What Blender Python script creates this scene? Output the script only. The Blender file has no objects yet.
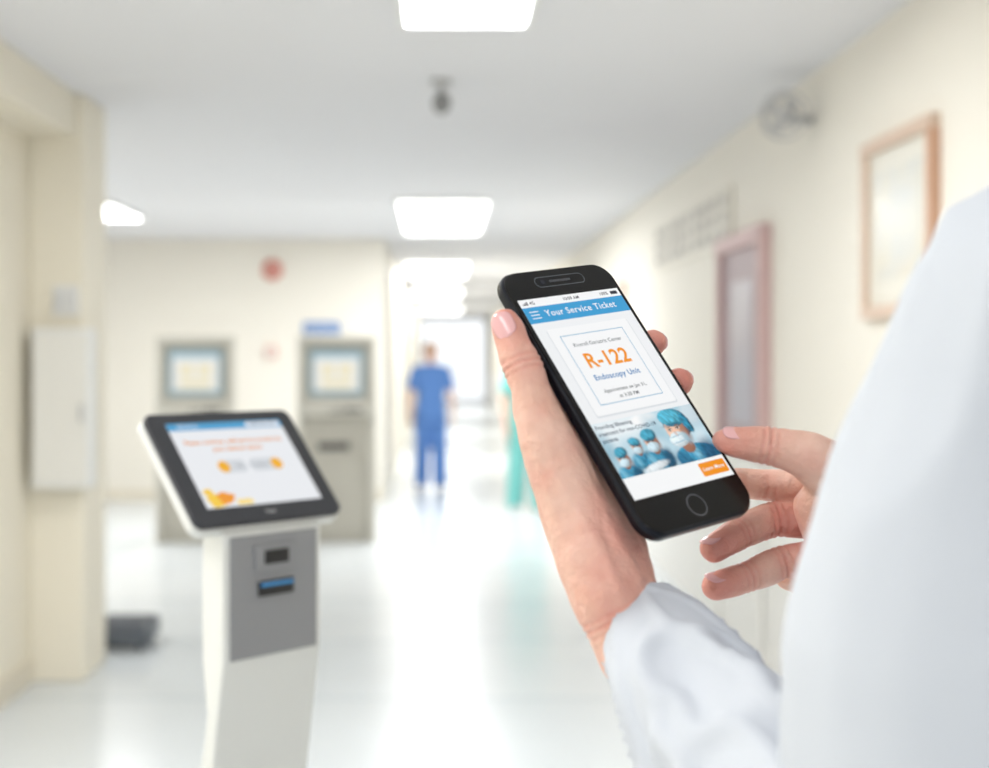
import bpy, bmesh, math
from mathutils import Vector, Matrix, noise

S = bpy.context.scene
S.view_settings.view_transform = 'Standard'
COL = S.collection

def lin(c):
    out = []
    for v in c[:3]:
        v = v / 255.0
        out.append(v / 12.92 if v <= 0.04045 else ((v + 0.055) / 1.055) ** 2.4)
    return (out[0], out[1], out[2], 1.0)

MATS = {}
def mat(name, c, rough=0.5, metal=0.0, var=0.0, vscale=5.0, bump=0.0, bscale=50.0, emit=0.0, sss=0.0, c2=None, coat=0.0, stretch=None, attr=None, attr_col=None, spec=None):
    if name in MATS:
        return MATS[name]
    m = bpy.data.materials.new(name)
    m.use_nodes = True
    nt = m.node_tree
    b = nt.nodes['Principled BSDF']
    b.inputs['Roughness'].default_value = rough
    b.inputs['Metallic'].default_value = metal
    if spec is not None:
        b.inputs['Specular IOR Level'].default_value = spec
    if coat:
        b.inputs['Coat Weight'].default_value = coat
        b.inputs['Coat Roughness'].default_value = 0.05
    col = lin(c)
    tc = nt.nodes.new('ShaderNodeTexCoord')
    mp = nt.nodes.new('ShaderNodeMapping')
    nt.links.new(tc.outputs['Object'], mp.inputs['Vector'])
    if stretch:
        mp.inputs['Scale'].default_value = stretch
    n = nt.nodes.new('ShaderNodeTexNoise')
    n.inputs['Scale'].default_value = vscale
    n.inputs['Detail'].default_value = 4
    nt.links.new(mp.outputs['Vector'], n.inputs['Vector'])
    mix = nt.nodes.new('ShaderNodeMix')
    mix.data_type = 'RGBA'
    other = lin(c2) if c2 else tuple([x * (1 - var) for x in col[:3]] + [1.0])
    mix.inputs['A'].default_value = col
    mix.inputs['B'].default_value = other
    nt.links.new(n.outputs['Fac'], mix.inputs['Factor'])
    src = mix.outputs['Result']
    if attr:
        at = nt.nodes.new('ShaderNodeAttribute')
        at.attribute_name = attr
        mx2 = nt.nodes.new('ShaderNodeMix')
        mx2.data_type = 'RGBA'
        mx2.inputs['B'].default_value = lin(attr_col)
        nt.links.new(src, mx2.inputs['A'])
        nt.links.new(at.outputs['Fac'], mx2.inputs['Factor'])
        src = mx2.outputs['Result']
    if emit:
        b.inputs['Base Color'].default_value = (0.01, 0.01, 0.01, 1)
        nt.links.new(src, b.inputs['Emission Color'])
        b.inputs['Emission Strength'].default_value = emit
    else:
        nt.links.new(src, b.inputs['Base Color'])
    if sss:
        b.inputs['Subsurface Weight'].default_value = sss
        b.inputs['Subsurface Radius'].default_value = (1.0, 0.35, 0.2)
        b.inputs['Subsurface Scale'].default_value = 0.003
    if bump:
        n2 = nt.nodes.new('ShaderNodeTexNoise')
        n2.inputs['Scale'].default_value = bscale
        n2.inputs['Detail'].default_value = 6
        nt.links.new(mp.outputs['Vector'], n2.inputs['Vector'])
        bp = nt.nodes.new('ShaderNodeBump')
        bp.inputs['Strength'].default_value = bump
        bp.inputs['Distance'].default_value = 0.002
        nt.links.new(n2.outputs['Fac'], bp.inputs['Height'])
        nt.links.new(bp.outputs['Normal'], b.inputs['Normal'])
    MATS[name] = m
    return m

def empty(name, M=None, parent=None):
    e = bpy.data.objects.new(name, None)
    COL.objects.link(e)
    e.empty_display_size = 0.05
    if parent:
        e.parent = parent
    if M is not None:
        e.matrix_local = M
    return e

def addobj(name, me, m, parent=None, smooth=False, M=None):
    o = bpy.data.objects.new(name, me)
    COL.objects.link(o)
    if m:
        me.materials.clear()
        me.materials.append(m)
    if parent:
        o.parent = parent
    if M is not None:
        o.matrix_local = M
    if smooth:
        me.polygons.foreach_set('use_smooth', [True] * len(me.polygons))
    return o

def bm_obj(name, bm, m, parent=None, smooth=False, M=None):
    me = bpy.data.meshes.new(name)
    bmesh.ops.recalc_face_normals(bm, faces=bm.faces[:])
    bm.to_mesh(me)
    bm.free()
    return addobj(name, me, m, parent, smooth, M)

def box(name, x0, x1, y0, y1, z0, z1, m, parent=None, bev=0.0, M=None):
    bm = bmesh.new()
    bmesh.ops.create_cube(bm, size=1.0)
    for v in bm.verts:
        v.co = Vector(((x0 + x1) / 2 + v.co.x * (x1 - x0), (y0 + y1) / 2 + v.co.y * (y1 - y0), (z0 + z1) / 2 + v.co.z * (z1 - z0)))
    if bev:
        bmesh.ops.bevel(bm, geom=bm.edges[:], offset=bev, segments=3, affect='EDGES', profile=0.5)
    return bm_obj(name, bm, m, parent, False, M)

def rr_pts(w, h, r, n=8):
    pts = []
    for cx, cy, a0 in ((w/2-r, h/2-r, 0), (-w/2+r, h/2-r, 90), (-w/2+r, -h/2+r, 180), (w/2-r, -h/2+r, 270)):
        for i in range(n + 1):
            a = math.radians(a0 + 90 * i / n)
            pts.append((cx + r * math.cos(a), cy + r * math.sin(a)))
    return pts

def slab(name, w, h, r, z0, z1, m, parent=None, bev=0.0, cx=0, cy=0, M=None, n=8):
    bm = bmesh.new()
    vs = [bm.verts.new((cx + x, cy + y, z0)) for x, y in rr_pts(w, h, r, n)]
    f = bm.faces.new(vs)
    ret = bmesh.ops.extrude_face_region(bm, geom=[f])
    up = [g for g in ret['geom'] if isinstance(g, bmesh.types.BMVert)]
    bmesh.ops.translate(bm, verts=up, vec=(0, 0, z1 - z0))
    bmesh.ops.recalc_face_normals(bm, faces=bm.faces[:])
    if bev:
        es = [e for e in bm.edges if abs(e.verts[0].co.z - e.verts[1].co.z) < 1e-9 and len(e.link_faces) == 2]
        bmesh.ops.bevel(bm, geom=es, offset=bev, segments=4, affect='EDGES', profile=0.5)
    return bm_obj(name, bm, m, parent, False, M)

def flat(name, pts, z, m, parent=None, M=None):
    bm = bmesh.new()
    vs = [bm.verts.new((x, y, z)) for x, y in pts]
    f = bm.faces.new(vs)
    f.normal_update()
    if f.normal.z < 0:
        f.normal_flip()
    me = bpy.data.meshes.new(name)
    bm.to_mesh(me)
    bm.free()
    return addobj(name, me, m, parent, False, M)

def frect(name, x0, x1, y0, y1, z, m, parent=None, r=0.0):
    if r:
        pts = [(p[0] + (x0+x1)/2, p[1] + (y0+y1)/2) for p in rr_pts(x1-x0, y1-y0, r, 5)]
    else:
        pts = [(x0, y0), (x1, y0), (x1, y1), (x0, y1)]
    return flat(name, pts, z, m, parent)

def fell(name, cx, cy, rx, ry, z, m, parent=None, rot=0.0, n=28, wob=0.0):
    pts = []
    for i in range(n):
        a = 2 * math.pi * i / n
        k = 1 + wob * math.sin(3 * a + 1) + wob * 0.6 * math.sin(5 * a)
        x, y = rx * math.cos(a) * k, ry * math.sin(a) * k
        pts.append((cx + x * math.cos(rot) - y * math.sin(rot), cy + x * math.sin(rot) + y * math.cos(rot)))
    return flat(name, pts, z, m, parent)

TEXTQ = []
def text(name, body, size, x, y, z, m, parent=None, align='CENTER', bold=0.0, M=None, sp=1.0):
    cu = bpy.data.curves.new(name, 'FONT')
    cu.body = body
    cu.size = size
    cu.align_x = align
    cu.align_y = 'CENTER'
    cu.offset = bold
    cu.space_character = sp
    o = bpy.data.objects.new(name + '_tmp', cu)
    COL.objects.link(o)
    TEXTQ.append((o, name, (x, y, z), m, parent, M))

SPH = []
for i in range(1, 8):
    th = math.pi * i / 8
    for j in range(14):
        ph = 2 * math.pi * j / 14
        SPH.append(Vector((math.sin(th) * math.cos(ph), math.sin(th) * math.sin(ph), math.cos(th))))
SPH += [Vector((0, 0, 1)), Vector((0, 0, -1))]

def hull_into(verts, faces, balls):
    bm = bmesh.new()
    for b in balls:
        c = Vector(b[:3])
        r = b[3]
        for d in SPH:
            bm.verts.new(c + d * r)
    bmesh.ops.convex_hull(bm, input=bm.verts[:])
    loose = [v for v in bm.verts if not v.link_faces]
    bmesh.ops.delete(bm, geom=loose, context='VERTS')
    bmesh.ops.recalc_face_normals(bm, faces=bm.faces[:])
    bm.verts.index_update()
    off = len(verts)
    verts += [tuple(v.co) for v in bm.verts]
    faces += [tuple(off + v.index for v in f.verts) for f in bm.faces]
    bm.free()

def chain(hulls, pts):
    for i in range(len(pts) - 1):
        hulls.append([pts[i], pts[i + 1]])

ORGQ = []
def organic(name, hulls, voxel, smooth, m, parent=None, post=None):
    verts, faces = [], []
    for h in hulls:
        hull_into(verts, faces, h)
    me = bpy.data.meshes.new(name)
    me.from_pydata(verts, [], faces)
    o = addobj(name, me, m, parent)
    rm = o.modifiers.new('r', 'REMESH')
    rm.mode = 'VOXEL'
    rm.voxel_size = voxel
    rm.use_smooth_shade = True
    s = o.modifiers.new('s', 'SMOOTH')
    s.iterations = smooth
    s.factor = 0.5
    ORGQ.append((o, m, post))
    return o

def ellipsoid(name, M, m, parent=None, seg=20):
    bm = bmesh.new()
    bmesh.ops.create_uvsphere(bm, u_segments=seg, v_segments=seg // 2 + 2, radius=1.0)
    bmesh.ops.transform(bm, matrix=M, verts=bm.verts[:])
    return bm_obj(name, bm, m, parent, True)

def cyl(name, p0, p1, r0, r1, m, parent=None, seg=24, bev=0.0):
    p0, p1 = Vector(p0), Vector(p1)
    d = p1 - p0
    bm = bmesh.new()
    bmesh.ops.create_cone(bm, cap_ends=True, segments=seg, radius1=r0, radius2=r1, depth=d.length)
    if bev:
        es = [e for e in bm.edges if abs(e.verts[0].co.z - e.verts[1].co.z) < 1e-7]
        bmesh.ops.bevel(bm, geom=es, offset=bev, segments=3, affect='EDGES', profile=0.5)
    q = Vector((0, 0, 1)).rotation_difference(d.normalized()).to_matrix().to_4x4()
    bmesh.ops.transform(bm, matrix=Matrix.Translation((p0 + p1) / 2) @ q, verts=bm.verts[:])
    return bm_obj(name, bm, m, parent, True if seg > 30 else False)

# ------------------------------------------------------------------ materials
M_wall = mat('wall_paint_cream', (241, 236, 225), 0.6, var=0.03, vscale=0.8)
M_wall2 = mat('wall_paint_warm', (241, 234, 217), 0.6, var=0.03, vscale=0.7)
M_guard = mat('wall_guard_white', (238, 236, 231), 0.45, var=0.02)
M_ceil = mat('ceiling_plaster', (234, 234, 237), 0.8, var=0.02, vscale=1.0)
M_trim = mat('trim_beige', (228, 220, 203), 0.5, var=0.05)
M_white = mat('painted_white', (236, 236, 234), 0.4, var=0.03)
M_skin = mat('skin', (236, 200, 184), 0.46, c2=(206, 156, 136), vscale=60, bump=0.6, bscale=300, sss=0.12, attr='red', attr_col=(208, 120, 108), spec=0.4)
M_skin2 = mat('skin_plain', (234, 190, 168), 0.5, var=0.08, vscale=12)
M_nail = mat('nail', (228, 176, 176), 0.25, var=0.04, coat=0.25)
M_coat = mat('coat_cotton', (198, 202, 209), 0.9, c2=(186, 191, 200), vscale=9, spec=0.15)
M_black = mat('phone_black', (7, 8, 10), 0.16, spec=0.3)
M_rim = mat('phone_rim', (20, 24, 33), 0.25, metal=0.5)

def floor_material():
    m = bpy.data.materials.new('floor_vinyl')
    m.use_nodes = True
    nt = m.node_tree
    b = nt.nodes['Principled BSDF']
    tc = nt.nodes.new('ShaderNodeTexCoord')
    br = nt.nodes.new('ShaderNodeTexBrick')
    br.offset = 0.0
    br.inputs['Scale'].default_value = 1.0
    br.inputs['Brick Width'].default_value = 2.4
    br.inputs['Row Height'].default_value = 1.2
    br.inputs['Mortar Size'].default_value = 0.02
    br.inputs['Color1'].default_value = lin((226, 230, 232))
    br.inputs['Color2'].default_value = lin((219, 225, 229))
    br.inputs['Mortar'].default_value = lin((204, 213, 219))
    nt.links.new(tc.outputs['Object'], br.inputs['Vector'])
    nt.links.new(br.outputs['Color'], b.inputs['Base Color'])
    n = nt.nodes.new('ShaderNodeTexNoise')
    n.inputs['Scale'].default_value = 3
    mr = nt.nodes.new('ShaderNodeMapRange')
    mr.inputs['To Min'].default_value = 0.18
    mr.inputs['To Max'].default_value = 0.28
    nt.links.new(tc.outputs['Object'], n.inputs['Vector'])
    nt.links.new(n.outputs['Fac'], mr.inputs['Value'])
    nt.links.new(mr.outputs['Result'], b.inputs['Roughness'])
    return m
M_floor = floor_material()

# ------------------------------------------------------------------ room shell
H = 2.7
box('floor', -4.6, 1.75, -3, 46, -0.1, 0, M_floor)
box('ceiling', -4.6, 1.75, -3, 46, H, H + 0.1, M_ceil)
box('wall_right', 1.6, 1.75, -3, 46, 0, H, M_wall)
box('wall_left', -2.0, -1.87, -3, 6.72, 0, H, M_wall2)
box('wall_lobby_front', -4.6, -2.0, 6.6, 6.72, 0, H, M_wall2)
box('wall_lobby_left', -4.6, -4.5, 6.72, 14.2, 0, H, M_wall)
box('wall_lobby_back', -4.5, -0.54, 14.2, 14.35, 0, H, M_wall)
box('wall_corridor_left', -0.69, -0.54, 14.35, 46, 0, H, M_wall)
box('pillar', -1.87, -1.62, 6.3, 6.72, 0, H, M_wall2, bev=0.01)
box('trim_soffit', -1.87, -1.66, -3, 6.3, 2.5, H, M_wall2)
box('trim_wall_guard', 1.57, 1.6, -3, 46, 0.1, 0.98, M_guard)
box('baseboard_right', 1.565, 1.6, -3, 46, 0, 0.1, M_guard)
box('baseboard_left', -1.87, -1.85, -3, 6.3, 0, 0.1, M_trim)
box('baseboard_back', -4.5, -0.54, 14.18, 14.2, 0, 0.1, M_trim)
# end window
we = empty('window_1')
mfr = mat('window_frame_white', (240, 242, 244), 0.4)
for i, x in enumerate((-0.54, 0.51, 1.58)):
    box('mullion_%d' % i, x, x + 0.02, 45.9, 46.0, 0, H, mfr, we)
for i, z in enumerate((0, 2.66)):
    box('rail_%d' % i, -0.54, 1.6, 45.88, 45.9, z, z + 0.04, mfr, we)
# handrail
hr = empty('trim_handrail')
cyl('rail', (1.51, -2, 0.92), (1.51, 6.3, 0.92), 0.022, 0.022, M_trim, hr)
for i in range(5):
    cyl('bracket_%d' % i, (1.51, i * 1.5, 0.92), (1.58, i * 1.5, 0.88), 0.012, 0.012, M_trim, hr)

# doors
def door(name, y0, y1, leaf, frame, z=2.05):
    e = empty(name)
    st = mat('steel', (170, 170, 172), 0.3, 0.9)
    box('leaf', 1.575, 1.6, y0, y1, 0.98, z, leaf, e)
    box('kick_plate', 1.562, 1.569, y0, y1, 0.02, 0.98, M_guard, e)
    box('jamb_near', 1.545, 1.6, y0 - 0.08, y0, 0.98, z, frame, e)
    box('jamb_far', 1.545, 1.6, y1, y1 + 0.08, 0.98, z, frame, e)
    box('jamb_near_lower', 1.545, 1.566, y0 - 0.08, y0, 0.0, 0.98, M_guard, e)
    box('jamb_far_lower', 1.545, 1.566, y1, y1 + 0.08, 0.0, 0.98, M_guard, e)
    box('head', 1.54, 1.6, y0 - 0.085, y1 + 0.085, z, z + 0.08, frame, e)
    box('vision_panel', 1.57, 1.577, y0 + 0.2, y1 - 0.2, 1.15, 1.88, mat('door_glass', (178, 172, 182), 0.3), e)
    cyl('handle', (1.53, y0 + 0.08, 1.04), (1.53, y0 + 0.22, 1.04), 0.012, 0.012, st, e)
    cyl('handle_stem', (1.53, y0 + 0.08, 1.04), (1.58, y0 + 0.08, 1.04), 0.012, 0.012, st, e)
door('door_1', 6.65, 7.55, mat('door_mauve', (182, 164, 168), 0.5, var=0.1), mat('door_frame_plum', (208, 176, 174), 0.5, var=0.1))
door('door_2', 11.6, 12.8, mat('door_cream', (236, 226, 214), 0.5, var=0.05), mat('door_frame_tan', (228, 214, 202), 0.5, var=0.05))

# picture frame on right wall
pf = empty('picture_frame')
M_wood = mat('frame_wood', (218, 192, 172), 0.4, var=0.15, vscale=14, stretch=(1, 8, 1))
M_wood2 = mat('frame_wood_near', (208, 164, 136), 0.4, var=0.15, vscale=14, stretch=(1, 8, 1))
y0, y1, z0, z1 = 4.36, 5.08, 1.63, 2.27
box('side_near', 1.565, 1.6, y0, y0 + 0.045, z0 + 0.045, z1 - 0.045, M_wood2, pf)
box('side_far', 1.565, 1.6, y1 - 0.045, y1, z0 + 0.045, z1 - 0.045, M_wood, pf)
box('side_top', 1.563, 1.6, y0, y1, z1 - 0.045, z1, M_wood, pf)
box('side_bottom', 1.563, 1.6, y0, y1, z0, z0 + 0.045, M_wood, pf)
box('mat_board', 1.585, 1.598, y0 + 0.04, y1 - 0.04, z0 + 0.04, z1 - 0.04, mat('mat_board', (228, 225, 214), 0.3, coat=0.3), pf)
box('print', 1.582, 1.586, y0 + 0.13, y1 - 0.13, z0 + 0.14, z1 - 0.12, mat('print_paper', (198, 208, 218), 0.3, c2=(232, 220, 190), vscale=9, coat=0.3), pf)

# wall notice
ns = empty('wall_notice_sign')
box('board', 1.58, 1.6, 7.4, 10.0, 2.1, 2.42, mat('sign_board', (226, 221, 209), 0.5), ns)
M_ink = mat('sign_ink', (172, 168, 160), 0.6)
for r in range(3):
    for k in range(9):
        w = 0.14 + 0.08 * ((k * 7 + r * 3) % 3) / 2
        box('letters_%d_%d' % (r, k), 1.575, 1.581, 7.5 + k * 0.27, 7.5 + k * 0.27 + w, 2.15 + r * 0.09, 2.2 + r * 0.09, M_ink, ns)

# wall fan
wf = empty('wall_fan')
M_grey = mat('fan_grey', (188, 188, 188), 0.5)
cx, cy, cz = 1.46, 5.75, 2.5
ax = Vector((-0.5, -0.87, -0.05)).normalized()
cyl('bracket', (1.6, 5.85, cz), (cx, cy + 0.06, cz), 0.02, 0.02, M_grey, wf)
q = Vector((0, 0, 1)).rotation_difference(ax).to_matrix().to_4x4()
for k, (rr, dz) in enumerate(((0.095, 0.0), (0.1, 0.025), (0.075, 0.045), (0.045, 0.055))):
    bm = bmesh.new()
    for i in range(32):
        for j in range(6):
            a, b_ = 2 * math.pi * i / 32, 2 * math.pi * j / 6
            bm.verts.new(((rr + 0.004 * math.cos(b_)) * math.cos(a), (rr + 0.004 * math.cos(b_)) * math.sin(a), dz + 0.004 * math.sin(b_)))
    bm.verts.ensure_lookup_table()
    for i in range(32):
        for j in range(6):
            bm.faces.new([bm.verts[x] for x in (i*6+j, ((i+1) % 32)*6+j, ((i+1) % 32)*6+(j+1) % 6, i*6+(j+1) % 6)])
    bmesh.ops.transform(bm, matrix=Matrix.Translation((cx, cy, cz)) @ q, verts=bm.verts[:])
    bm_obj('cage_ring_%d' % k, bm, M_grey, wf, True)
for k in range(4):
    a = k * math.pi / 2
    pts = [(0, 0), (0.08 * math.cos(a), 0.08 * math.sin(a)), (0.08 * math.cos(a + 0.9), 0.08 * math.sin(a + 0.9))]
    bm = bmesh.new()
    bm.faces.new([bm.verts.new((p[0], p[1], 0.02)) for p in pts])
    bmesh.ops.transform(bm, matrix=Matrix.Translation((cx, cy, cz)) @ q, verts=bm.verts[:])
    bm_obj('blade_%d' % k, bm, M_grey, wf)
c0 = Vector((cx, cy, cz))
cyl('motor', c0 - ax * 0.06, c0 + ax * 0.05, 0.035, 0.025, M_grey, wf)

# ceiling camera
sc = empty('ceiling_security_camera')
cyl('mount', (0.02, 6.0, H - 0.02), (0.02, 6.0, H), 0.045, 0.045, M_grey, sc)
cyl('stem', (0.02, 6.0, H - 0.08), (0.02, 6.0, H - 0.02), 0.012, 0.012, M_grey, sc)
ellipsoid('dome', Matrix.Translation((0.02, 6.0, H - 0.1)) @ Matrix.Diagonal((0.042, 0.042, 0.05, 1)), mat('camera_dark', (140, 140, 140), 0.4), sc)

# wall cabinet on pillar, switch panel
wc = empty('wall_cabinet')
box('body', -1.82, -1.56, 6.16, 6.3, 0.9, 1.62, M_white, wc, bev=0.008)
box('door_panel', -1.81, -1.57, 6.152, 6.162, 0.92, 1.6, mat('cabinet_front', (230, 228, 222), 0.5), wc, bev=0.003)
box('latch', -1.60, -1.585, 6.14, 6.153, 1.2, 1.28, M_grey, wc)
sp = empty('wall_switch_panel')
box('plate', -1.76, -1.64, 6.285, 6.3, 1.68, 1.82, M_white, sp, bev=0.004)
sg = mat('switch_grey', (216, 216, 216), 0.4)
box('switch_1', -1.75, -1.71, 6.275, 6.286, 1.71, 1.79, sg, sp)
box('switch_2', -1.69, -1.65, 6.275, 6.286, 1.71, 1.79, sg, sp)
# floor scale, dark
fs = empty('floor_weighing_scale')
box('platform', -1.76, -1.47, 6.95, 7.3, 0.03, 0.12, mat('scale_dark', (92, 98, 106), 0.5), fs, bev=0.01)
box('mat_top', -1.74, -1.49, 6.97, 7.28, 0.12, 0.128, mat('scale_rubber', (84, 88, 94), 0.8), fs)
for i, (x, y) in enumerate(((-1.72, 7.0), (-1.51, 7.0), (-1.72, 7.25), (-1.51, 7.25))):
    cyl('foot_%d' % i, (x, y, 0), (x, y, 0.04), 0.02, 0.02, mat('scale_rubber', (84, 88, 94), 0.8), fs)

# alarm bell, call point and blue sign on lobby back wall
fb = empty('fire_alarm_bell')
M_red = mat('alarm_red', (216, 142, 128), 0.45)
cyl('gong', (-1.7, 14.14, 2.38), (-1.7, 14.18, 2.38), 0.08, 0.11, M_red, fb, seg=40, bev=0.004)
cyl('base', (-1.7, 14.16, 2.38), (-1.7, 14.2, 2.38), 0.06, 0.06, M_red, fb)
cyl('hub', (-1.7, 14.12, 2.38), (-1.7, 14.15, 2.38), 0.02, 0.02, M_grey, fb)
cb = empty('fire_call_point')
box('case', -1.77, -1.65, 14.15, 14.2, 1.47, 1.59, mat('call_pink', (232, 190, 178), 0.4), cb, bev=0.008)
cyl('button', (-1.71, 14.14, 1.53), (-1.71, 14.16, 1.53), 0.035, 0.035, M_white, cb)
bs = empty('department_sign')
box('panel', -1.38, -1.0, 14.17, 14.2, 1.72, 1.84, mat('sign_blue', (104, 140, 192), 0.5), bs, bev=0.004)
text('lettering', 'RECEPTION', 0.06, 0, 0, 0, M_white, bs, M=Matrix.Translation((-1.19, 14.168, 1.78)) @ Matrix.Rotation(math.pi / 2, 4, 'X'))

# ------------------------------------------------------------------ ceiling lights
M_em = mat('light_diffuser', (255, 255, 252), 0.5, emit=4.0)
def panel(x, y, w, l, power):
    e = empty('ceiling_light_panel')
    box('frame_a', x - w/2 - 0.03, x - w/2, y - l/2 - 0.03, y + l/2 + 0.03, H - 0.03, H, M_white, e)
    box('frame_b', x + w/2, x + w/2 + 0.03, y - l/2 - 0.03, y + l/2 + 0.03, H - 0.03, H, M_white, e)
    box('frame_c', x - w/2, x + w/2, y - l/2 - 0.03, y - l/2, H - 0.03, H, M_white, e)
    box('frame_d', x - w/2, x + w/2, y + l/2, y + l/2 + 0.03, H - 0.03, H, M_white, e)
    box('diffuser', x - w/2, x + w/2, y - l/2, y + l/2, H - 0.015, H, M_em, e)
    ld = bpy.data.lights.new('lamp', 'AREA')
    ld.shape = 'RECTANGLE'
    ld.size = w
    ld.size_y = l
    ld.energy = power
    ld.color = (0.98, 0.99, 1.0)
    lo = bpy.data.objects.new('lamp', ld)
    COL.objects.link(lo)
    lo.parent = e
    lo.location = (x, y, H - 0.02)
panel(0.1, 4.38, 0.42, 1.0, 36)
panel(0.05, 11.9, 0.70, 2.7, 74)
panel(0.0, 19.3, 0.82, 3.4, 64)
panel(0.0, 26.5, 0.92, 3.6, 44)
panel(0.1, 36.0, 1.05, 4.6, 48)
panel(-2.70, 11.3, 0.30, 1.1, 34)
panel(-3.6, 9.0, 0.6, 1.2, 38)  # added out of frame as fill light for the lobby
panel(-0.9, -0.6, 0.6, 1.2, 16)  # added panel behind the camera, unseen, to light the foreground
panel(-1.2, 1.7, 0.6, 1.2, 38)  # added unseen panel, a key from front left to model the hands

# ------------------------------------------------------------------ smartphone
u = Vector((0.789, 0.602, 0.123)).normalized()
v = Vector((-0.439, 0.410, 0.800))
v = (v - u * v.dot(u)).normalized()
n = u.cross(v)
PC = Vector((0.0945, 0.687, 1.483))
MP = Matrix(((u.x, v.x, n.x, PC.x), (u.y, v.y, n.y, PC.y), (u.z, v.z, n.z, PC.z), (0, 0, 0, 1)))
ph = empty('smartphone', MP)
mm = 0.001
slab('body', 78*mm, 158*mm, 12*mm, -7.8*mm, -0.3*mm, M_rim, ph, bev=2.6*mm, n=12)
slab('front_glass', 75.5*mm, 155.5*mm, 11*mm, -1.2*mm, 0.1*mm, M_black, ph, bev=0.5*mm, n=12)
def em(name, c, k=0.95, **kw):
    return mat('screen_' + name, c, 0.25, emit=k, spec=0.15, **kw)
sx = 35.2
Z = 0.16*mm
dz = 0.04*mm
def fr(name, x0, x1, y0, y1, lvl, m, r=0):
    return frect(name, x0*mm, x1*mm, y0*mm, y1*mm, Z + lvl*dz, m, ph, r*mm)
def tx(name, body, size, x, y, lvl, m, align='CENTER', bold=0, sp=1.08):
    return text(name, body, size*mm, x*mm, y*mm, Z + lvl*dz, m, ph, align, bold*mm, sp=sp)
W_ = em('white', (250, 251, 252))
fr('screen_background', -sx, sx, -58.5, 60.5, 0, em('offwhite', (243, 245, 247)))
fr('status_bar', -sx, sx, 55.5, 60.5, 1, W_)
M_dk = em('dark', (52, 56, 66))
for i in range(4):
    fr('signal_bar_%d' % i, -33.5 + i * 1.0, -32.8 + i * 1.0, 56.9, 57.6 + i * 0.5, 2, M_dk)
tx('status_network', '4G', 2.7, -28.6, 57.9, 2, M_dk, 'LEFT', 0.05)
tx('status_time', '10:09 AM', 2.7, 0, 57.9, 2, M_dk, bold=0.05)
tx('status_percent', '100%', 2.7, 23.5, 57.9, 2, M_dk, bold=0.05)
fr('status_battery', 28.5, 33.5, 56.9, 59, 2, M_dk, 0.5)
M_blue = em('header_blue', (62, 160, 214))
fr('header_bar', -sx, sx, 45.5, 55.5, 1, M_blue)
for i in range(3):
    fr('menu_line_%d' % i, -32, -26, 48.3 + i * 2.0, 48.8 + i * 2.0, 2, W_)
tx('header_title', 'Your Service Ticket', 5.4, 2.5, 50.6, 2, W_, bold=0.05, sp=1.12)
fr('card_shadow', -28.5, 28.5, -13, 40.6, 1, em('card_shadow', (222, 226, 230)), 1.2)
fr('card', -28, 28, -12, 41, 2, W_, 1.2)
M_line = em('card_line', (100, 162, 200))
for nm, a in (('l', (-22, -21.6, -6.5, 36)), ('r', (21.6, 22, -6.5, 36)), ('t', (-22, 22, 35.6, 36)), ('b', (-22, 22, -6.5, -6.1))):
    fr('card_border_' + nm, a[0], a[1], a[2], a[3], 3, M_line)
tx('clinic_name', 'Riverall Geriatric Center', 3.15, 0, 29.5, 3, em('grey', (84, 88, 96)), bold=0.03, sp=1.05)
M_or = em('orange', (246, 150, 30))
tx('ticket_number', 'R-122', 12.3, 0, 19.0, 3, M_or, bold=0.3, sp=1.02)
tx('unit_name', 'Endoscopy Unit', 4.5, 0, 9.0, 3, em('unit_blue', (28, 120, 184)), bold=0.09, sp=1.1)
tx('appointment_1', 'Appointment on Jan 31,', 2.9, 0, 0.8, 3, M_dk, bold=0.03, sp=1.06)
tx('appointment_2', 'at 3:30 PM', 2.9, 0, -3.2, 3, M_dk, bold=0.03)
fr('footer', -sx, sx, -58.5, -46.5, 2, W_)
fr('learn_more_button', 15.5, 34, -56, -48.5, 3, M_or, 1)
tx('learn_more_label', 'Learn More', 3.0, 24.7, -52.2, 4, W_, bold=0.04)

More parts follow.
